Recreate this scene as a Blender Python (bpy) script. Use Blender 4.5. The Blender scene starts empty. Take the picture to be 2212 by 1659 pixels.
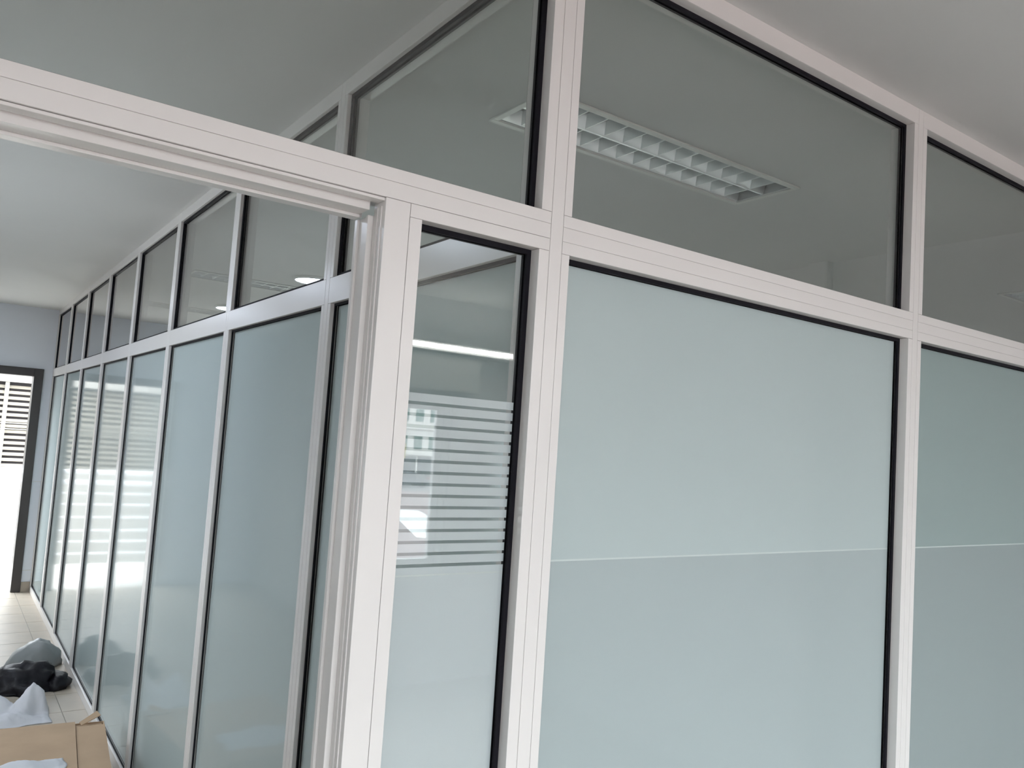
import bpy, bmesh, math, random
from mathutils import Vector, Matrix, noise

random.seed(7)
sc = bpy.context.scene
COL = sc.collection
R = math.radians

# ------------------------------------------------------------------ camera
CAM = Vector((-0.870, -1.180, 1.717))
YAW, PITCH, ROLL, FPX = R(54.917), R(4.2565), R(3.815), 1745.1
d = Vector((math.cos(YAW)*math.cos(PITCH), math.sin(YAW)*math.cos(PITCH), math.sin(PITCH)))
rt = Vector((math.sin(YAW), -math.cos(YAW), 0)); up = rt.cross(d)
cr, sr = math.cos(ROLL), math.sin(ROLL)
cx_, cy_ = rt*cr + up*sr, -rt*sr + up*cr
cz_ = -d
camd = bpy.data.cameras.new('camera'); cam = bpy.data.objects.new('camera', camd); COL.objects.link(cam)
M = Matrix.Identity(4)
for i, a in enumerate((cx_, cy_, cz_, CAM)):
    for j in range(3): M[j][i] = a[j]
cam.matrix_world = M
camd.sensor_fit = 'HORIZONTAL'; camd.sensor_width = 36.0; camd.lens = FPX*36/2212
camd.clip_start = 0.05; camd.clip_end = 500
sc.camera = cam

# ------------------------------------------------------------------ world, exposure
SKY = 7.5
wd = bpy.data.worlds.new('overcast_sky'); sc.world = wd; wd.use_nodes = True
bg = wd.node_tree.nodes['Background']; bg.inputs[0].default_value = (0.87, 0.935, 1.0, 1); bg.inputs[1].default_value = SKY
sc.view_settings.view_transform = 'Standard'; sc.view_settings.look = 'None'
sc.view_settings.gamma = 1.0; sc.view_settings.use_curve_mapping = False
sc.view_settings.exposure = 0.50
sc.cycles.max_bounces = 8; sc.cycles.diffuse_bounces = 4; sc.cycles.transparent_max_bounces = 14
sc.cycles.adaptive_threshold = 0.06; sc.cycles.caustics_reflective = False; sc.cycles.caustics_refractive = False
sc.cycles.glossy_bounces = 4; sc.cycles.transmission_bounces = 10
sc.cycles.sample_clamp_indirect = 8.0

def portal(name, loc, size, rot):
    l = bpy.data.lights.new(name, 'AREA'); l.shape = 'RECTANGLE'; l.size, l.size_y = size
    l.cycles.is_portal = True
    o = bpy.data.objects.new(name, l); COL.objects.link(o); o.location = loc; o.rotation_euler = rot

# ------------------------------------------------------------------ dimensions (metres)
ZC = 2.736            # ceiling
ZT, ZTB, ZS1, ZS2, ZH = 2.1535, 2.080, 2.1309, 2.1033, 2.6905
XPR = 0.0721          # corner post width
YF = 7.90             # far wall
XL = -2.10            # corridor / room side wall
YB = -3.80            # wall with the windows behind the camera
XR = 2.72             # end wall of the front room
XB = 6.20             # end wall of the room behind the glass
DEP = 0.070           # profile depth

# ------------------------------------------------------------------ materials
def mat(name):
    m = bpy.data.materials.new(name); m.use_nodes = True
    nt = m.node_tree; nt.nodes.clear()
    out = nt.nodes.new('ShaderNodeOutputMaterial')
    return m, nt, out
def nd(nt, t, **kw):
    n = nt.nodes.new(t)
    for k, v in kw.items(): setattr(n, k, v)
    return n
def pbr(name, col, rough=0.5, spec=0.5, metal=0.0, var=0.0, vscale=6.0, bump=0.0, bscale=200.0, coat=0.0, emit=None, es=0.0, col2=None):
    m, nt, out = mat(name)
    b = nd(nt, 'ShaderNodeBsdfPrincipled')
    b.inputs['Base Color'].default_value = (*col, 1); b.inputs['Roughness'].default_value = rough
    b.inputs['Specular IOR Level'].default_value = spec; b.inputs['Metallic'].default_value = metal
    b.inputs['Coat Weight'].default_value = coat
    if emit: b.inputs['Emission Color'].default_value = (*emit, 1); b.inputs['Emission Strength'].default_value = es
    tc = nd(nt, 'ShaderNodeTexCoord')
    if var > 0 or col2:
        n = nd(nt, 'ShaderNodeTexNoise'); n.inputs['Scale'].default_value = vscale; n.inputs['Detail'].default_value = 5
        nt.links.new(tc.outputs['Object'], n.inputs['Vector'])
        mx = nd(nt, 'ShaderNodeMix', data_type='RGBA')
        c2 = col2 or tuple(max(0, c*(1-var)) for c in col)
        mx.inputs['A'].default_value = (*col, 1); mx.inputs['B'].default_value = (*c2, 1)
        rp = nd(nt, 'ShaderNodeValToRGB'); rp.color_ramp.elements[0].position = 0.35; rp.color_ramp.elements[1].position = 0.7
        nt.links.new(n.outputs['Fac'], rp.inputs['Fac']); nt.links.new(rp.outputs['Color'], mx.inputs['Factor'])
        nt.links.new(mx.outputs['Result'], b.inputs['Base Color'])
    if bump > 0:
        n2 = nd(nt, 'ShaderNodeTexNoise'); n2.inputs['Scale'].default_value = bscale; n2.inputs['Detail'].default_value = 3
        nt.links.new(tc.outputs['Object'], n2.inputs['Vector'])
        bp = nd(nt, 'ShaderNodeBump'); bp.inputs['Strength'].default_value = bump; bp.inputs['Distance'].default_value = 0.01
        nt.links.new(n2.outputs['Fac'], bp.inputs['Height']); nt.links.new(bp.outputs['Normal'], b.inputs['Normal'])
    nt.links.new(b.outputs[0], out.inputs[0])
    return m
def glass(name, tint, refl=1.0, rough=0.0):
    # clear float glass: tinted see-through plus Schlick mirror reflection, the same from both sides
    m, nt, out = mat(name)
    g = nd(nt, 'ShaderNodeNewGeometry')
    dt = nd(nt, 'ShaderNodeVectorMath', operation='DOT_PRODUCT')
    nt.links.new(g.outputs['Normal'], dt.inputs[0]); nt.links.new(g.outputs['Incoming'], dt.inputs[1])
    ab = nd(nt, 'ShaderNodeMath', operation='ABSOLUTE'); nt.links.new(dt.outputs['Value'], ab.inputs[0])
    om = nd(nt, 'ShaderNodeMath', operation='SUBTRACT'); om.inputs[0].default_value = 1.0; nt.links.new(ab.outputs[0], om.inputs[1])
    pw = nd(nt, 'ShaderNodeMath', operation='POWER'); pw.inputs[1].default_value = 5.0; nt.links.new(om.outputs[0], pw.inputs[0])
    ma = nd(nt, 'ShaderNodeMath', operation='MULTIPLY_ADD'); ma.inputs[1].default_value = 0.96*refl; ma.inputs[2].default_value = 0.04*refl
    nt.links.new(pw.outputs[0], ma.inputs[0])
    tr = nd(nt, 'ShaderNodeBsdfTransparent'); tr.inputs[0].default_value = (*tint, 1)
    gl = nd(nt, 'ShaderNodeBsdfGlossy'); gl.inputs['Roughness'].default_value = rough
    mx = nd(nt, 'ShaderNodeMixShader')
    nt.links.new(ma.outputs[0], mx.inputs[0]); nt.links.new(tr.outputs[0], mx.inputs[1]); nt.links.new(gl.outputs[0], mx.inputs[2])
    nt.links.new(mx.outputs[0], out.inputs[0])
    return m
def film(name, col, trans=0.5, clear=0.0):
    m, nt, out = mat(name)
    df = nd(nt, 'ShaderNodeBsdfDiffuse'); df.inputs[0].default_value = (*col, 1)
    tl = nd(nt, 'ShaderNodeBsdfTranslucent'); tl.inputs[0].default_value = (*col, 1)
    mx = nd(nt, 'ShaderNodeMixShader'); mx.inputs[0].default_value = trans
    nt.links.new(df.outputs[0], mx.inputs[1]); nt.links.new(tl.outputs[0], mx.inputs[2])
    last = mx
    if clear > 0:
        tp = nd(nt, 'ShaderNodeBsdfTransparent'); m2 = nd(nt, 'ShaderNodeMixShader'); m2.inputs[0].default_value = clear
        nt.links.new(mx.outputs[0], m2.inputs[1]); nt.links.new(tp.outputs[0], m2.inputs[2]); last = m2
    nt.links.new(last.outputs[0], out.inputs[0])
    return m

ALU = pbr('white_powder_coat', (0.83, 0.80, 0.775), rough=0.26, spec=0.5, bump=0.02, bscale=900)
RUB = pbr('black_rubber', (0.009, 0.008, 0.012), rough=0.6, spec=0.15)
CLEAR = glass('clear_glass', (0.955, 0.973, 0.964), 1.7)
SATIN = glass('satin_glass', (0.955, 0.973, 0.968), 0.5, 0.08)
WINGLASS = glass('window_glass', (0.97, 0.98, 0.975))
FROST = film('frosted_film', (0.80, 0.845, 0.855), 0.32)
FROST3 = film('frosted_film_dark', (0.63, 0.70, 0.70), 0.46)  # darker film tone for the right-hand pane
FROST4 = film('frosted_film_dark_lower', (0.66, 0.70, 0.71), 0.5)  # darker lower sheet of the same right-hand pane
FROST2 = film('frosted_film_lower', (0.765, 0.80, 0.815), 0.42)
STRIPE = film('frosted_stripe_film', (0.92, 0.94, 0.97), 0.30)
SEAM = film('film_overlap', (0.95, 0.97, 0.97), 0.25)
CEIL = pbr('ceiling_paint', (0.71, 0.705, 0.69), rough=0.9, spec=0.1, var=0.03, vscale=1.2)
WALL = pbr('wall_paint', (0.80, 0.80, 0.80), rough=0.8, spec=0.15, var=0.03, vscale=1.5)
WALLB = pbr('bluish_wall_paint', (0.83, 0.86, 0.92), rough=0.8, spec=0.15, var=0.03, vscale=1.5)
FLOORM = pbr('grout_and_screed', (0.42, 0.39, 0.35), rough=0.7)
TILE = pbr('beige_floor_tile', (0.54, 0.465, 0.375), rough=0.38, spec=0.35, col2=(0.48, 0.42, 0.345), vscale=7)
BASE = pbr('skirting_tile', (0.42, 0.36, 0.29), rough=0.4)
DARK = pbr('dark_brown_frame', (0.040, 0.034, 0.032), rough=0.35)
STEEL = pbr('painted_white_metal', (0.86, 0.86, 0.84), rough=0.4)
FIXW = pbr('fixture_enamel', (0.74, 0.74, 0.70), rough=0.4)
LOUV = pbr('satin_aluminium', (0.78, 0.80, 0.80), rough=0.28, metal=0.85)
HOUS = pbr('fixture_housing', (0.55, 0.57, 0.57), rough=0.4)
TUBE_OFF = pbr('unlit_tube', (0.85, 0.87, 0.87), rough=0.25)
LED = pbr('led_diffuser', (1, 1, 1), emit=(0.74, 0.83, 1.0), es=45)
TUBE_ON = pbr('lit_tube', (1, 1, 1), emit=(1.0, 0.98, 0.95), es=40)
CARD = pbr('cardboard', (0.56, 0.40, 0.27), rough=0.85, spec=0.15, var=0.12, vscale=5, bump=0.05, bscale=120)
BLACKBAG = pbr('black_plastic', (0.008, 0.007, 0.010), rough=0.42, spec=0.3, bump=0.5, bscale=14)
GREYBAG = pbr('grey_plastic', (0.27, 0.285, 0.28), rough=0.35, spec=0.5, bump=0.5, bscale=12)
WHITEBAG = film('white_plastic', (0.93, 0.93, 0.96), 0.25, 0.04)
LOUVB = pbr('beige_louvre', (0.30, 0.28, 0.235), rough=0.7, col2=(0.21, 0.175, 0.13), vscale=1.7)
CREAM = pbr('cream_paint', (0.24, 0.225, 0.19), rough=0.6)
YARD = pbr('weathered_paving', (0.36, 0.34, 0.305), rough=0.85, var=0.15, vscale=0.4)
LOUVD = pbr('louvre_gap', (0.015, 0.012, 0.012), rough=0.9)
CONC = pbr('pale_concrete', (0.66, 0.62, 0.56), rough=0.85, var=0.1, vscale=0.6)
REDPAVE = pbr('red_paving', (0.27, 0.19, 0.185), rough=0.8, var=0.3, vscale=0.5)
ASPH = pbr('asphalt', (0.14, 0.14, 0.145), rough=0.9, var=0.2, vscale=0.3)
FACADE = pbr('white_render', (0.75, 0.73, 0.68), rough=0.9, var=0.08, vscale=0.2)
SHOPF = pbr('dark_shopfront', (0.06, 0.065, 0.07), rough=0.3)
GREENW = pbr('green_shutter', (0.07, 0.16, 0.13), rough=0.5)
YEL = pbr('yellow_sign', (0.40, 0.34, 0.10), rough=0.5)
CARG = pbr('grey_car_paint', (0.10, 0.11, 0.13), rough=0.2, coat=0.5)
CARR = pbr('red_car_paint', (0.25, 0.03, 0.03), rough=0.2, coat=0.5)
TYRE = pbr('tyre', (0.02, 0.02, 0.02), rough=0.8)
CARGL = pbr('car_window', (0.02, 0.025, 0.03), rough=0.05)

# ------------------------------------------------------------------ helpers
IDEN = lambda s, dd, z: (s, dd, z)
SWAP = lambda s, dd, z: (dd, s, z)
class MB:
    def __init__(self, f=IDEN): self.bm = bmesh.new(); self.f = f
    def box(self, x0, x1, y0, y1, z0, z1):
        vs = [self.bm.verts.new(self.f(x, y, z)) for z in (z0, z1) for y in (y0, y1) for x in (x0, x1)]
        for q in ((0, 2, 3, 1), (4, 5, 7, 6), (0, 1, 5, 4), (2, 6, 7, 3), (1, 3, 7, 5), (0, 4, 6, 2)):
            self.bm.faces.new([vs[i] for i in q])
        return self
    def ring(self, s0, s1, z0, z1, w, d0, d1):
        self.box(s0, s1, d0, d1, z1-w, z1); self.box(s0, s1, d0, d1, z0, z0+w)
        self.box(s0, s0+w, d0, d1, z0+w, z1-w); self.box(s1-w, s1, d0, d1, z0+w, z1-w)
        return self
    def tube(self, p, q, r, n=12):
        p, q = Vector(p), Vector(q); a = (q-p).normalized()
        u = a.orthogonal().normalized(); v = a.cross(u)
        rings = []
        for c in (p, q):
            rings.append([self.bm.verts.new(c+(u*math.cos(t)+v*math.sin(t))*r) for t in [2*math.pi*i/n for i in range(n)]])
        for i in range(n):
            self.bm.faces.new((rings[0][i], rings[0][(i+1) % n], rings[1][(i+1) % n], rings[1][i]))
        self.bm.faces.new(rings[0][::-1]); self.bm.faces.new(rings[1])
        return self
    def prism(self, pts, y0, y1, axis='y'):
        f = {'y': lambda a, b, t: (a, t, b), 'x': lambda a, b, t: (t, a, b), 'z': lambda a, b, t: (a, b, t)}[axis]
        A = [self.bm.verts.new(f(a, b, y0)) for a, b in pts]; B = [self.bm.verts.new(f(a, b, y1)) for a, b in pts]
        n = len(pts)
        for i in range(n): self.bm.faces.new((A[i], A[(i+1) % n], B[(i+1) % n], B[i]))
        self.bm.faces.new(A[::-1]); self.bm.faces.new(B)
        return self
    def build(self, name, m, parent=None, bevel=0, smooth=False):
        bmesh.ops.recalc_face_normals(self.bm, faces=self.bm.faces)
        me = bpy.data.meshes.new(name); self.bm.to_mesh(me); self.bm.free()
        if smooth:
            for p in me.polygons: p.use_smooth = True
        me.materials.append(m)
        o = bpy.data.objects.new(name, me); COL.objects.link(o)
        if parent: o.parent = parent
        if bevel:
            b = o.modifiers.new('edge', 'BEVEL'); b.width = bevel; b.segments = 2; b.limit_method = 'ANGLE'
        return o
def tag(o, label=None, cat=None, group=None, kind=None):
    if label: o['label'] = label
    if cat: o['category'] = cat
    if group: o['group'] = group
    if kind: o['kind'] = kind
    return o
def empty(name, loc=(0, 0, 0)):
    o = bpy.data.objects.new(name, None); COL.objects.link(o); o.location = loc; o.empty_display_size = 0.1
    return o
def struct(name, mb, m, label=None, **kw):
    return tag(mb.build(name, m, **kw), label, kind='structure')
def copy_tree(o, parent=None):
    c = o.copy(); COL.objects.link(c); c.parent = parent
    for ch in list(o.children): copy_tree(ch, c)
    return c

# ------------------------------------------------------------------ room shell
fix_pos = [(0.455, 0.63), (3.88, 0.63), (0.42, 4.41), (0.45, 6.28)]
FW, FL = 1.19, 0.30
def ceiling():
    mb = MB()
    x0, x1, y0, y1 = XL-0.15, XB+0.15, YB-0.15, YF+0.15
    holes = [(x+0.02, x+FW-0.02, y+0.02, y+FL-0.02) for x, y in fix_pos]
    xs = sorted({x0, x1, *[h[0] for h in holes], *[h[1] for h in holes]})
    ys = sorted({y0, y1, *[h[2] for h in holes], *[h[3] for h in holes]})
    for i in range(len(xs)-1):
        for j in range(len(ys)-1):
            cx, cy = (xs[i]+xs[i+1])/2, (ys[j]+ys[j+1])/2
            if any(h[0] < cx < h[1] and h[2] < cy < h[3] for h in holes): continue
            mb.box(xs[i], xs[i+1], ys[j], ys[j+1], ZC, ZC+0.03)
    bmesh.ops.remove_doubles(mb.bm, verts=mb.bm.verts, dist=1e-5)
    return struct('ceiling', mb, CEIL, 'plain white painted ceiling over corridor and rooms')
ceiling()
fl = struct('floor', MB().box(XL-0.15, XB+0.15, YB-0.15, YF+0.0, -0.12, -0.004), FLOORM, 'tiled floor of beige square tiles')
# floor tiles, one object each along the corridor strip
P = 0.34; tm = None
for i in range(6):
    for j in range(24):
        x1 = -0.125-P*(i-1); x0 = x1-P
        y0 = 4.19+P*(j-13); y1 = y0+P
        x1c = min(x1, 0.0); x0c = max(x0, XL); y1c = min(y1, YF)
        if x1c-x0c < 0.05 or y1c-y0 < 0.02: continue
        g = 0.0022
        w, h = x1c-x0c-2*g, y1c-y0-2*g
        mb = MB().box(0, w, 0, h, 0, 0.004+0.0004*random.random())
        o = mb.build('tile', TILE, fl); o.location = (x0c+g, y0+g, -0.0045)
# side wall of corridor
def wall_with_openings(name, axis, c0, c1, a0, a1, openings, m, label):
    # axis 'x': wall is thick in y (c0..c1) and runs along x; axis 'y': thick in x and runs along y
    f = IDEN if axis == 'x' else SWAP
    mb = MB(f)
    edges = sorted({a0, a1, *[o[0] for o in openings], *[o[1] for o in openings]})
    for i in range(len(edges)-1):
        e0, e1 = edges[i], edges[i+1]; mid = (e0+e1)/2
        op = [o for o in openings if o[0] < mid < o[1]]
        if op:
            o = op[0]
            if o[2] > 0.001: mb.box(e0, e1, c0, c1, 0, o[2])
            if o[3] < ZC-0.001: mb.box(e0, e1, c0, c1, o[3], ZC)
        else: mb.box(e0, e1, c0, c1, 0, ZC)
    return struct(name, mb, m, label)
BWIN = (1.2, 6.0, 0.15, 2.50)  # unseen window, added to bring daylight into the glazed room
DX0, DX1, DZ = -1.06, -0.160, 2.064        # far door opening
wall_with_openings('wall_far', 'x', YF, YF+0.15, XL-0.15, XB+0.15, [(DX0-0.08, DX1+0.08, 0, DZ+0.078), BWIN], WALLB, 'bluish white painted end wall with a doorway')
LWIN = (2.25, 3.45, 0.85, 1.85)  # unseen side window, added so daylight reaches the long partition
wall_with_openings('wall_left', 'y', XL-0.15, XL, YB, YF, [LWIN], WALL, 'plain white side wall of the corridor')
WINS = [(-1.95, 0.90, 0.10, 2.50), (1.10, 2.17, 0.76, 2.03)]
wall_with_openings('wall_back', 'x', YB-0.15, YB, XL-0.15, XR+0.15, WINS, WALL, 'white wall with a street window and a taller added one')
wall_with_openings('wall_right', 'y', XR, XR+0.12, YB, 0.0, [], WALL, 'white end wall of the front room')
wall_with_openings('wall_end', 'y', XB, XB+0.15, 0, YF, [], WALL, 'white end wall of the glazed room')
struct('wall_front', MB().box(XR+0.0, XB, 0.0, 0.12, 0, ZC), WALL, 'white wall continuing the glazed partition')
struct('trim_1', MB().box(XR-0.05, XR, -1.24, -1.13, 0, ZC), WALL, 'slim white pilaster on the end wall', bevel=0.002)
# trims at the far wall beside the dark door frame
struct('baseboard_far', MB().box(DX1+0.082, -0.004, YF-0.012, YF, 0, 0.092), BASE, 'brown tile skirting at the end wall')
struct('trim_2', MB().box(DX1+0.084, -0.004, YF-0.006, YF, 0.198, 0.204).box(DX1+0.084, -0.004, YF-0.006, YF, 1.048, 1.054), WALL, 'thin horizontal cover strips on the end wall')
dr = empty('door_1', (0, YF, 0)); tag(dr, 'dark brown door frame at the corridor end, standing open', kind='structure')
for nm, b in (('door_jamb', (DX1, DX1+0.08, -0.03, 0.15, 0, DZ+0.078)), ('door_jamb', (DX0-0.08, DX0, -0.03, 0.15, 0, DZ+0.078)), ('door_head', (DX0, DX1, -0.03, 0.15, DZ, DZ+0.078))):
    MB().box(*b).build(nm, DARK, dr, bevel=0.004)
# street wall windows; the first, taller one is unseen, added to light the room
for n, (a, b, WZ0, WZ1) in enumerate(WINS, 1):
    w = empty('window_%d' % n, ((a+b)/2, YB, WZ0)); tag(w, 'wide white framed street window, the taller of the pair added for daylight', kind='structure')
    mid = (b-a)/2; H = WZ1-WZ0
    MB().ring(-mid, mid, 0, H, 0.055, -0.10, -0.03).build('window_frame', STEEL, w, bevel=0.003)
    for s0, s1 in ((-mid+0.055, -0.02), (0.02, mid-0.055)):
        sash = MB().ring(s0, s1, 0.055, H-0.055, 0.05, -0.085, -0.045).build('sash', STEEL, w, bevel=0.003)
        MB().box(s0+0.05, s1-0.05, -0.068, -0.062, 0.105, H-0.105).build('pane', WINGLASS, sash)
    MB().box(-0.02, 0.02, -0.10, -0.03, 0.055, H-0.055).build('mullion', STEEL, w)
    MB().box(-mid-0.03, mid+0.03, 0.0, 0.05, -0.03, 0.0).build('window_sill', STEEL, w, bevel=0.003)
    portal('window_portal', ((a+b)/2, YB-0.16, (WZ0+WZ1)/2), (b-a, H), (R(90), 0, 0))
w = empty('window_3', ((BWIN[0]+BWIN[1])/2, YF, BWIN[2])); tag(w, 'long white framed window added out of view to light the glazed room', kind='structure')
hw = (BWIN[1]-BWIN[0])/2; H = BWIN[3]-BWIN[2]
MB().ring(-hw, hw, 0, H, 0.06, 0.03, 0.10).build('window_frame', STEEL, w)
for k in range(3):
    a = -hw+0.06+k*(2*hw-0.12)/3; b = a+(2*hw-0.12)/3
    sash = MB().ring(a, b, 0.06, H-0.06, 0.05, 0.045, 0.085).build('sash', STEEL, w)
    MB().box(a+0.05, b-0.05, 0.062, 0.068, 0.11, H-0.11).build('pane', WINGLASS, sash)
portal('window_portal', ((BWIN[0]+BWIN[1])/2, YF+0.16, 1.5), (2*hw, H), (R(-90), 0, 0))
w = empty('window_4', (XL, (LWIN[0]+LWIN[1])/2, LWIN[2])); tag(w, 'white framed window added out of view to light the corridor', kind='structure')
hw = (LWIN[1]-LWIN[0])/2; H = LWIN[3]-LWIN[2]
MB(SWAP).ring(-hw, hw, 0, H, 0.06, -0.10, -0.03).build('window_frame', STEEL, w)
for k in range(2):
    a = -hw+0.06+k*(hw-0.06); b = a+hw-0.06
    sash = MB(SWAP).ring(a, b, 0.06, H-0.06, 0.05, -0.085, -0.045).build('sash', STEEL, w)
    MB(SWAP).box(a+0.05, b-0.05, -0.068, -0.062, 0.11, H-0.11).build('pane', WINGLASS, sash)
portal('window_portal', (XL-0.16, (LWIN[0]+LWIN[1])/2, (LWIN[2]+LWIN[3])/2), (H, 2*hw), (0, R(-90), 0))
portal('door_portal', ((DX0+DX1)/2, YF+0.16, DZ/2), (DX1-DX0, DZ), (R(-90), 0, 0))
# roller shutter box above the street windows
struct('trim_3', MB().box(1.0, 2.30, YB, YB+0.13, 2.06, 2.32), FIXW, 'long pale roller shutter box above the street windows', bevel=0.006)

# ------------------------------------------------------------------ glazed partitions
GZ = 0.0003
def mullion(par, f, c0, c1, z0=0.0, z1=ZC, dep=DEP):
    return MB(f).box(c0, c1, 0, 0.0018, z0, z1).box(c0-0.0007, c1+0.0007, 0.0018, dep, z0, z1).build('mullion', ALU, par, bevel=0.0006)
def rail(par, f, s0, s1, zs, dep=DEP, name='rail'):
    mb = MB(f)
    for i in range(len(zs)-1): mb.box(s0, s1, 0, 0.0018, zs[i]+(GZ if i else 0), zs[i+1]-(GZ if i < len(zs)-2 else 0))
    mb.box(s0, s1, 0.0018, dep, zs[0], zs[-1])
    return mb.build(name, ALU, par, bevel=0.0006)
def bead(par, f, s0, s1, z0, z1, dep=DEP):
    return MB(f).box(s0, s1, 0, dep, z0, z1).build('glazing_bead', ALU, par, bevel=0.0006)
def pane(par, f, s0, s1, z0, z1, gd, gt, gw, films=(), label=None, gm=None):
    """a sheet of glass between its beads, black gasket front and back, film on the rear face"""
    p = MB(f).box(s0, s1, gd+gt, gd+gt+0.006, z0, z1).build('pane', gm or CLEAR, par)
    if label: p['label'] = label
    MB(f).ring(s0, s1, z0, z1, gw, gd, gd+gt-0.0002).build('gasket', RUB, p)
    MB(f).ring(s0, s1, z0, z1, gw, gd+gt+0.0062, gd+gt+0.0062+gt).build('gasket', RUB, p)
    b = gd+gt+0.0062
    for nm, m, a0, a1 in films:
        MB(f).box(s0+gw, s1-gw, b, b+0.0008, a0, a1).build(nm, m, p)
    return p

F = empty('glazed_partition', (0, 0, 0))
tag(F, 'white aluminium glazed partition with frosted lower panes and an open doorway', 'partition', kind='thing')
GD, GT, GW = 0.0245, 0.006, 0.009
X0, X1 = 1.2778, 1.3451
CW = 0.022
# mullions: corner post, intermediate post, end posts
mullion(F, IDEN, 0.0245, 0.0525)
mullion(F, IDEN, X0+0.021, X1-0.021)
mullion(F, IDEN, 2.672, 2.70)
mullion(F, IDEN, -1.331, -1.303)
mullion(F, IDEN, -2.095, -2.07)
# the corner box post behind the corner mullion, where the two partitions meet
MB().box(0.0015, 0.0705, DEP+0.0005, 0.0745, 0, ZC).build('corner_post', ALU, F)
bays = [(0.0525, X0+0.021, XPR, X0), (X1-0.021, 2.672, X1, 2.651)]
for m0, m1, s0, s1 in bays:
    e = 0.0009
    rail(F, IDEN, m0+e, m1-e, (ZTB, ZS2, ZS1, ZT), name='transom')
    rail(F, IDEN, m0+e, m1-e, (ZH, ZC), name='head_rail')
    rail(F, IDEN, m0+e, m1-e, (0.0, 0.06, 0.085), name='bottom_rail')
    for za, zb in ((0.085, ZTB), (ZT, ZH)):
        bead(F, IDEN, m0+e, s0, za+0.0006, zb-0.0006); bead(F, IDEN, s1, m1-e, za+0.0006, zb-0.0006)
    pane(F, IDEN, s0, s1, ZT, ZH, GD, GT, GW)
    pane(F, IDEN, s0, s1, 0.085, ZTB, GD, GT, GW,
         (('film_sheet', FROST if s0 < 1 else FROST3, 1.5035, ZTB-GW), ('film_sheet', FROST2 if s0 < 1 else FROST4, 0.094, 1.5000), ('film_seam', SEAM, 1.5001, 1.5034)), 'frosted glass pane with a horizontal film seam', SATIN)
# bay over the doorway and the narrow pane beside it
e = 0.0009
JX0, JX1, JX2 = -0.3141, -0.2693, -0.2457
JD = 0.095
mb = MB(); mb.box(-1.303+e, 0.0245-e, 0, 0.0018, ZS2, ZS1-GZ).box(-1.303+e, 0.0245-e, 0, 0.0018, ZS1+GZ, ZT).box(-1.303+e, 0.0245-e, 0.0018, DEP, ZS2, ZT)
mb.build('transom', ALU, F, bevel=0.0006)
rail(F, IDEN, JX1+0.0008, 0.0245-e, (ZTB, ZS2-0.0007), name='transom_lip')
rail(F, IDEN, -1.303+e, 0.0245-e, (ZH, ZC), name='head_rail')
bead(F, IDEN, -1.303+e, -1.28, ZT+0.0006, ZH-0.0006); bead(F, IDEN, 0.0, 0.0245-e, ZT+0.0006, ZH-0.0006)
pane(F, IDEN, -1.28, 0.0, ZT, ZH, GD, GT, GW)
# door lining: head with track lips, jambs with stop
mb = MB().box(-1.28, JX0, 0.004, 0.028, 2.0975, ZS2-0.0007).box(-1.28, JX0-0.012, 0.034, 0.090, 2.0855, ZS2-0.0007)
mb.box(-1.28, JX0-0.002, 0.0285, 0.0335, 2.1005, ZS2-0.0007)
mb.box(-1.28, JX0-0.012, 0.072, JD, 2.080, 2.0855)
mb.box(-1.28, JX0, 0.0905, JD, 2.0855, ZS2-0.0007)
mb.build('door_head', ALU, F, bevel=0.001)
JT = ZS2-0.0008
jm = MB().box(JX0, JX1, 0, DEP-0.028, 0, JT).box(JX0, JX1, DEP-0.028, JD, 0, 2.0795).build('door_jamb', ALU, F, bevel=0.0006)
mb = MB().box(JX0-0.010, JX0, 0.043, 0.050, 0, 2.0795).box(JX0-0.006, JX0, 0.0505, 0.084, 0, 2.0795).box(JX0-0.010, JX0, 0.0845, JD, 0, 2.0795)
mb.build('door_stop', ALU, jm, bevel=0.0008)
MB().box(JX0-0.002, JX0, 0.012, 0.015, 0, 2.09).box(JX0-0.002, JX0, 0.026, 0.029, 0, 2.09).build('channel_lip', ALU, jm)
jm2 = MB().box(-1.303+e, -1.28, 0, JD, 0, 2.0795).build('door_jamb', ALU, F, bevel=0.0006)
bead(F, IDEN, JX1+0.0009, JX2, 0.085, ZTB-0.0006); bead(F, IDEN, 0.0, 0.0245-e, 0.085, ZTB-0.0006)
rail(F, IDEN, JX1+0.0009, 0.0245-e, (0.0, 0.06, 0.0844), name='bottom_rail')
np_ = pane(F, IDEN, JX2, 0.0, 0.085, ZTB, GD, GT, GW, (('film_sheet', STRIPE, 0.094, 1.4835), ('film_seam', SEAM, 1.4836, 1.4865), ('film_sheet', STRIPE, 1.4866, 1.4985)),
           'narrow pane with a band of horizontal frosted stripes')
b0 = GD+GT+0.0062
stripe = None
for k in range(15):
    z1 = 1.7935-k*0.01965
    o = MB().box(JX2+GW, -GW, b0, b0+0.0008, 0, 0.0142).build('film_stripe', STRIPE, np_) if stripe is None else stripe.copy()
    if stripe is None: stripe = o
    else: COL.objects.link(o)
    o.location.z = z1-0.0142
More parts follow.
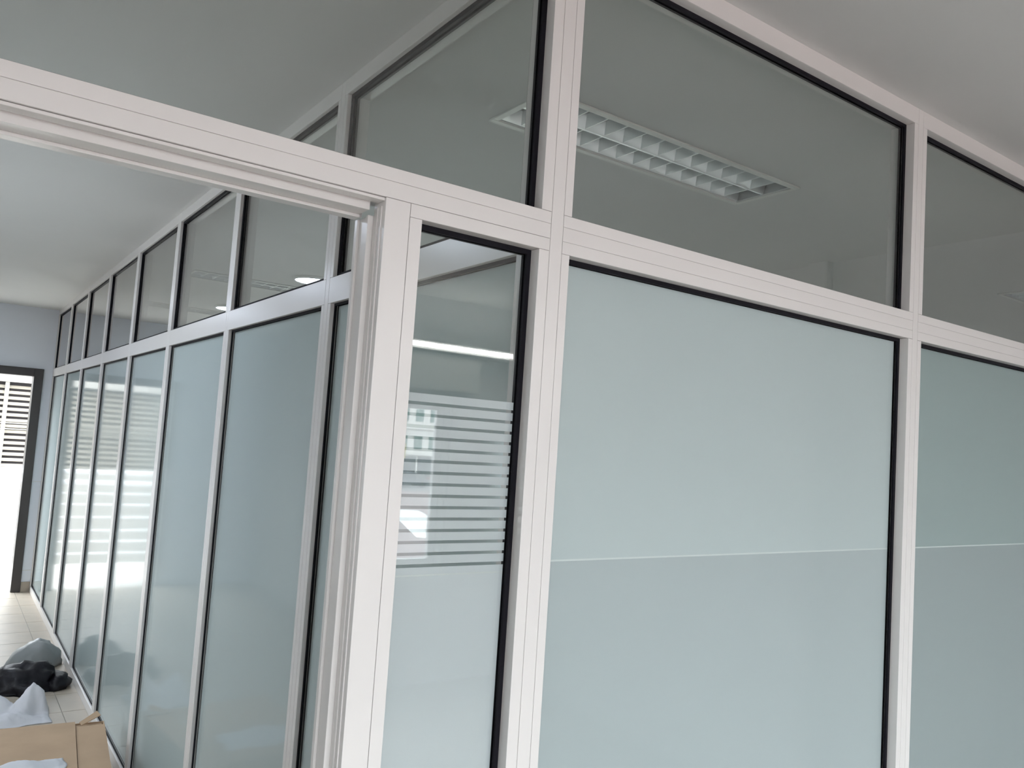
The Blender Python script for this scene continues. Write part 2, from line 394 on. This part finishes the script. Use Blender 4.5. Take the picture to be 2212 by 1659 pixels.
# bay left of the doorway
rail(F, IDEN, -2.07+e, -1.331-e, (ZTB, ZS2, ZS1, ZT), name='transom'); rail(F, IDEN, -2.07+e, -1.331-e, (ZH, ZC), name='head_rail')
rail(F, IDEN, -2.07+e, -1.331-e, (0, 0.06, 0.085), name='bottom_rail')
for za, zb in ((0.085, ZTB), (ZT, ZH)):
    bead(F, IDEN, -2.07+e, -2.05, za+0.0006, zb-0.0006); bead(F, IDEN, -1.352, -1.331-e, za+0.0006, zb-0.0006)
pane(F, IDEN, -2.05, -1.352, ZT, ZH, GD, GT, GW)
pane(F, IDEN, -2.05, -1.352, 0.085, ZTB, GD, GT, GW, (('film_sheet', FROST, 0.094, ZTB-GW),), None, SATIN)

# long corridor partition
W = empty('glazed_partition', (0, 0.08, 0)); 
tag(W, 'long white framed glazed partition along the corridor with tall frosted panes', 'partition', kind='thing')
WP = empty  # (children keep world coordinates through the shift below)
Y0, S, PW = -0.0159, 0.9865, 0.0672
GDW, GTW, GWW = 0.0118, 0.0075, 0.0115
zb0 = 0.052
def fW(s, dd, z): return (dd-0.002, s-0.08, z)
NB = 8
for k in range(1, NB+1):
    y0 = Y0+(k-1)*S+PW if k > 1 else 0.0755
    y1 = Y0+k*S
    if k < NB:
        c0 = y1+0.0205; mullion(W, fW, c0, c0+0.0262)
        bead(W, fW, y1, c0-e, ZT+0.0006, ZH-0.0006); bead(W, fW, y1, c0-e, zb0+0.0006, ZTB-0.0006)
        ra = c0-e
    else:
        bead(W, fW, y1, YF-0.001, ZT+0.0006, ZH-0.0006); bead(W, fW, y1, YF-0.001, zb0+0.0006, ZTB-0.0006); ra = YF-0.001
    if k > 1:
        cb = y0-PW+0.0205+0.0262
        bead(W, fW, cb+e, y0, ZT+0.0006, ZH-0.0006); bead(W, fW, cb+e, y0, zb0+0.0006, ZTB-0.0006)
        rs = cb+e
    else: rs = 0.0755
    rail(W, fW, rs, ra, (ZTB, ZT), name='transom'); rail(W, fW, rs, ra, (ZH, ZC), name='head_rail'); rail(W, fW, rs, ra, (0.0, zb0), name='bottom_rail')
    pane(W, fW, y0, y1, ZT, ZH, GDW, GTW, GWW)
    pane(W, fW, y0, y1, zb0, ZTB, GDW, 0.005, 0.0075, (('film_sheet', FROST, zb0+0.0065, ZTB-0.0065),), 'tall frosted glass pane', SATIN)

# ------------------------------------------------------------------ lamps
def troffer():
    t = empty('ceiling_light', (0, 0, ZC))
    mb = MB().ring(0, FW, 0, 1, 0.0, 0, 0) if False else MB()
    fr = 0.022
    for b in ((0, FW, 0, fr), (0, FW, FL-fr, FL), (0, fr, fr, FL-fr), (FW-fr, FW, fr, FL-fr)): mb.box(*b, -0.007, -0.0005)
    mb.build('frame', FIXW, t, bevel=0.0015)
    mb = MB(); x0, x1, y0, y1, h = 0.023, FW-0.023, 0.023, FL-0.023, 0.085
    mb.box(x0, x1, y0, y1, h, h+0.004)
    for b in ((x0, x1, y0, y0+0.002), (x0, x1, y1-0.002, y1), (x0, x0+0.002, y0, y1), (x1-0.002, x1, y0, y1)): mb.box(*b, 0.0, h)
    mb.build('housing', HOUS, t)
    ym = FL/2
    # profiled reflector rails (centre and sides), wedge sections
    for nm, pts in (('centre_reflector', [(ym-0.004, -0.002), (ym+0.004, -0.002), (ym+0.022, 0.05), (ym-0.022, 0.05)]),
                    ('side_reflector', [(y0+0.003, -0.002), (y0+0.008, -0.002), (y0+0.024, 0.05), (y0+0.003, 0.05)]),
                    ('side_reflector', [(y1-0.008, -0.002), (y1-0.003, -0.002), (y1-0.003, 0.05), (y1-0.024, 0.05)])):
        MB().prism(pts, x0+0.004, x1-0.004, 'x').build(nm, LOUV, t)
    nb = 14; first = {}
    for row, (a, b) in enumerate(((y0+0.010, ym-0.006), (ym+0.006, y1-0.010))):
        for k in range(1, nb):
            x = x0+(x1-x0)*k/nb
            if row not in first:
                o = MB().prism([(-0.0015, 0.0), (0.0015, 0.0), (0.009, 0.042), (-0.009, 0.042)], a, b, 'y').build('louvre_blade', LOUV, t); first[row] = o
            else:
                o = first[row].copy(); COL.objects.link(o)
            o.location = (x, 0, 0)
        c = (a+b)/2
        MB().tube((x0+0.02, c, 0.066), (x1-0.02, c, 0.066), 0.008).build('tube', TUBE_OFF, t, smooth=True)
    return t
tl = ['unlit recessed louvre light beside the white corner post', 'unlit recessed louvre light past the intermediate post',
      'unlit recessed louvre light deep in the glazed room', 'unlit recessed louvre light by the end wall of the glazed room']
t0 = troffer()
for i, (x, y) in enumerate(fix_pos):
    t = t0 if i == 0 else copy_tree(t0)
    t.location = (x, y, ZC); tag(t, tl[i], 'light', 'recessed louvre lights')
for i, (y, lb) in enumerate(((2.14, 'unseen lit round ceiling lamp of the corridor between the doorway and the carton'), (4.02, 'lit round ceiling lamp of the corridor above the white plastic sheet'), (5.92, 'lit round ceiling lamp of the corridor closer to the end wall'))):  # nearest lamp unseen, inferred from glow and spacing, added to light the corridor
    t = empty('round_ceiling_lamp', (-1.06, y, ZC)); tag(t, lb, 'lamp', 'round corridor lamps')
    mb = MB(); n = 40
    prof = [(0.118, -0.0155), (0.124, -0.020), (0.132, -0.018), (0.135, -0.0005), (0.118, -0.0005)]
    rings = [[mb.bm.verts.new((r*math.cos(2*math.pi*a/n), r*math.sin(2*math.pi*a/n), z)) for a in range(n)] for r, z in prof]
    for a in range(len(prof)):
        A, B = rings[a], rings[(a+1) % len(prof)]
        for j in range(n): mb.bm.faces.new((A[j], A[(j+1) % n], B[(j+1) % n], B[j]))
    mb.build('rim', STEEL, t, smooth=True)
    MB().tube((0, 0, -0.017), (0, 0, -0.012), 0.117, 40).build('diffuser', LED, t)
t = empty('batten_light', (2.06, YB, 2.36)); tag(t, 'lit fluorescent tube batten above the street window', 'light')
MB().box(-0.61, 0.61, 0.001, 0.175, -0.03, 0.03).build('body', STEEL, t, bevel=0.004)
MB().tube((-0.585, 0.192, 0), (0.585, 0.192, 0), 0.015).build('tube', TUBE_ON, t, smooth=True)
for s in (-1, 1): MB().box(s*0.592-0.007, s*0.592+0.007, 0.175, 0.21, -0.02, 0.02).build('lamp_holder', STEEL, t)

# ------------------------------------------------------------------ things on the corridor floor
def lump(name, m, loc, size, seed, amp=0.18, fs=2.2, sub=4, flat=0.0, shape=None, rot=0):
    bm = bmesh.new(); bmesh.ops.create_icosphere(bm, subdivisions=sub, radius=1.0)
    off = Vector((seed*3.1, seed*1.7, seed*0.9))
    for v in bm.verts:
        n = v.co.normalized()
        k = 1+amp*noise.fractal(n*fs+off, 0.9, 2.0, 4)
        cr_ = abs(noise.noise(n*fs*2.6+off*2)); k += amp*0.5*(0.35-cr_)
        p = n*k
        if shape: p = shape(p)
        p = Vector((p.x*size[0], p.y*size[1], p.z*size[2]))
        if p.z < flat: p.z = flat
        v.co = p
    me = bpy.data.meshes.new(name); bm.to_mesh(me); bm.free(); me.materials.append(m)
    for p in me.polygons: p.use_smooth = True
    o = bpy.data.objects.new(name, me); COL.objects.link(o); o.location = loc; o.rotation_euler.z = rot
    return o
bag = lump('black_bin_bag', BLACKBAG, (-0.285, 4.76, 0.0), (0.205, 0.20, 0.150), 3, amp=0.22, flat=0.0)
tag(bag, 'black plastic bin bag slumped on the floor against the partition', 'bag')
def knot(p): return p
o = lump('tied_end', BLACKBAG, (0.183, -0.04, 0.032), (0.08, 0.13, 0.052), 5, amp=0.25, sub=3, flat=-0.032); o.parent = bag
gb = lump('grey_plastic_bag', GREYBAG, (-0.165, 5.24, 0.0), (0.14, 0.15, 0.170), 8, amp=0.14, fs=1.6, flat=0.0,
          shape=lambda p: Vector((p.x-(0.35*max(0, -p.x)*(1-max(0, p.z))), p.y, p.z)))
tag(gb, 'grey translucent plastic bag standing behind the black bin bag', 'bag')
def sheet(name, m, loc, sx, sy, h, seed, peaks, rot=0, n=44):
    bm = bmesh.new(); V = {}
    off = Vector((seed*2.3, seed*4.1, 0))
    for i in range(n+1):
        for j in range(n+1):
            u, v = i/n*2-1, j/n*2-1
            q = Vector((u*1.6, v*1.6, 0))+off
            z = 0.004
            for px, py, ph, pr in peaks:
                dd = math.hypot(u-px, v-py); a = math.atan2(v-py, u-px)
                z += ph*max(0, 1-dd/(pr*(1+0.30*math.sin(3*a+seed))))**1.0
            z += h*0.10*abs(noise.noise(q*2.4))+h*0.05*abs(noise.noise(q*6))
            edge = max(abs(u), abs(v)); z *= min(1, (1-edge)*5+0.12)
            wob = 1-0.22*noise.noise(Vector((math.atan2(v, u)*1.5, seed, 0)))
            V[i, j] = bm.verts.new((u*sx*wob, v*sy*wob, z+0.002))
    for i in range(n):
        for j in range(n): bm.faces.new((V[i, j], V[i+1, j], V[i+1, j+1], V[i, j+1]))
    me = bpy.data.meshes.new(name); bm.to_mesh(me); bm.free(); me.materials.append(m)
    for p in me.polygons: p.use_smooth = True
    o = bpy.data.objects.new(name, me); COL.objects.link(o); o.location = loc; o.rotation_euler.z = rot
    sm = o.modifiers.new('thickness', 'SOLIDIFY'); sm.thickness = 0.001
    return o
ws = sheet('white_plastic_sheet', WHITEBAG, (-0.375, 4.20, 0.0), 0.185, 0.18, 0.16, 2, [(0.52, 0.25, 0.165, 0.62), (-0.55, 0.3, 0.14, 0.7), (-0.1, -0.5, 0.05, 0.6)])
tag(ws, 'crumpled white plastic sheet on the floor tiles beside the carton', 'plastic sheet')
# carton
cb = empty('cardboard_box', (-0.075, 3.20, 0.0)); cb.rotation_euler.z = R(-6)
tag(cb, 'brown cardboard carton lying closed on the corridor floor', 'box')
BW, BL, BH, T = 0.62, 0.80, 0.25, 0.005
mb = MB().box(-BW, 0, -BL, 0, 0, T).box(-BW, -BW+T, -BL, 0, T, BH).box(-T, 0, -BL, 0, T, BH).box(-BW+T, -T, -BL, -BL+T, T, BH).box(-BW+T, -T, -T, 0, T, BH)
mb.build('carton_body', CARD, cb, bevel=0.001)
MB().box(-BW, -0.125, -BL, -0.002, BH+0.0045, BH+0.009).build('top_flap', CARD, cb)
MB().box(-0.122, 0.0, -BL, -0.055, BH+0.0005, BH+0.004).build('top_flap', CARD, cb)
MB().box(-BW+0.01, -0.01, -0.14, -0.004, BH-0.010, BH-0.006).build('inner_flap', CARD, cb)
mb = MB(); mb.prism([(0, 0), (0.105, 0.0), (0.112, 0.035), (0.004, 0.022)], 0, 0.004, 'z')
o = mb.build('torn_flap', CARD, cb); o.location = (-0.098, -0.050, BH+0.004); o.rotation_euler = (R(20), R(-10), R(38))
w2 = sheet('white_plastic_wrap', WHITEBAG, (-0.47, 2.66, BH+0.0085), 0.17, 0.11, 0.04, 6, [(0.2, 0.2, 0.03, 0.8), (-0.4, 0, 0.035, 0.7)])
tag(w2, 'thin white plastic wrap lying on top of the cardboard carton', 'plastic sheet')

# ------------------------------------------------------------------ outside the corridor door
struct('exterior_terrace', MB().box(-8, 8, YF+0.0, 9.5, -0.15, -0.01), CONC, 'pale concrete terrace outside the corridor door')
struct('exterior_ground', MB().box(-90, 90, 9.5, 60, -3.2, -3.0), YARD, 'pale ground outside')
rl = empty('terrace_railing', (0, 9.2, 0)); tag(rl, 'white metal railing with horizontal bars outside the corridor door', 'railing')
for k, z in enumerate((1.08, 0.96, 0.835, 0.709, 0.564, 0.414, 0.289, 0.154)):
    r = 0.026 if k < 2 else 0.011
    MB().tube((-5, 0, z), (5, 0, z), r).build('bar' if k else 'handrail', STEEL, rl, smooth=True)
for x in (-4.5, -3.1, -1.7, 1.1, 2.5, 3.9): MB().box(x-0.02, x+0.02, -0.02, 0.02, -0.01, 1.06).build('post', STEEL, rl)
lb = empty('louvred_building', (0, 20, 0)); tag(lb, 'building with a beige louvred facade beyond the railing', 'building')
MB().box(-9, 9, 0.06, 0.10, 0.40, 2.36).build('backing', LOUVD, lb)
MB().box(-9, 9, 0.0, 1.0, -3.0, 0.42).build('base', YARD, lb)
MB().box(-9, 9, -0.15, 1.0, 2.36, 2.62).build('fascia', YARD, lb)
sl = None
for k in range(15):
    z = 2.33-0.1245*(k+1)
    if sl is None: sl = MB().prism([(-0.02, 0.0), (-0.005, -0.010), (0.045, 0.050), (0.03, 0.062)], -9, 9, 'x').build('slat', LOUVB, lb); o = sl
    else: o = sl.copy(); COL.objects.link(o)
    o.location.z = z+0.02
for x in (-4.7, -2.2, 0.30, 2.8, 5.3): MB().box(x-0.04, x+0.04, -0.08, -0.03, 0.42, 2.36).build('post', CREAM, lb)
for z in (1.45, 1.32): MB().box(-9, 9, -0.10, -0.08, z-0.012, z+0.012).build('bar', CREAM, lb)
MB().box(-9, 9, 0.2, 1.0, 2.62, 5.0).build('sky_block_wall', YARD, lb)  # unseen wall above the louvres, added to block sky light

# ------------------------------------------------------------------ street outside the windows (seen in the narrow pane's reflection)
G0 = -3.0
struct('exterior_street', MB().box(-90, 160, -120, YB-0.6, G0-0.2, G0), ASPH, 'asphalt street outside the windows')
struct('exterior_pavement', MB().box(-60, 120, -62, YB-0.6, G0, G0+0.04), REDPAVE, 'red paved square outside the windows')
mk = MB().prism([(23.2, -46), (25.0, -45.2), (20.4, -31.5), (18.0, -32.6)], G0+0.04, G0+0.046, 'z').build('exterior_marking', STEEL); tag(mk, 'white painted ground marking on the red square', kind='structure')
bd = empty('street_building', (45, -80, G0)); tag(bd, 'pale facade with green shuttered windows across the street', 'building')
MB().box(-40, 40, -6, 0, 0, 9.5).build('wall', FACADE, bd)
MB().box(-40, 40, 0, 0.4, 2.75, 3.0).build('cornice', FACADE, bd); MB().box(-40, 40, 0, 0.3, 5.7, 6.0).build('cornice', FACADE, bd)
w0 = s0 = None
for k in range(28):
    x = -26+k*1.9
    for z in (3.5, 6.6):
        if w0 is None: o = w0 = MB().box(-0.5, 0.5, 0.0, 0.06, 0, 1.4).build('window', GREENW, bd)
        else: o = w0.copy(); COL.objects.link(o)
        o.location = (x, 0.0, z)
    if k % 2 == 0:
        if s0 is None: o = s0 = MB().box(-1.75, 1.75, 0.0, 0.08, 0.1, 2.6).build('shop_window', SHOPF, bd)
        else: o = s0.copy(); COL.objects.link(o)
        o.location = (x, 0.0, 0)
def car(loc, m, label):
    c = empty('parked_car', loc); tag(c, label, 'car')
    MB().prism([(-2.1, 0.3), (2.1, 0.3), (2.1, 0.75), (1.3, 0.9), (0.7, 1.4), (-1.2, 1.4), (-1.8, 0.95), (-2.1, 0.9)], -0.85, 0.85, 'y').build('body', m, c, bevel=0.05)
    MB().prism([(1.15, 0.92), (0.65, 1.34), (-1.1, 1.34), (-1.55, 0.95)], -0.86, 0.86, 'y').build('side_window', CARGL, c)
    for x in (-1.3, 1.3):
        for y in (-0.75, 0.75): MB().tube((x, y-0.1, 0.32), (x, y+0.1, 0.32), 0.32, 16).build('wheel', TYRE, c)
car((36.2, -68, G0), CARG, 'grey car parked across the red square')
car((40.9, -68, G0), CARR, 'dark red car parked across the red square')
sg = empty('street_sign', (27.0, -52, G0+0.04)); tag(sg, 'yellow sign board on a thin pole in the square', 'sign')
MB().tube((0, 0, 0), (0, 0, 4.1), 0.04).build('pole', STEEL, sg); MB().box(-0.35, 0.35, 0.04, 0.07, 3.1, 4.2).build('board', YEL, sg)
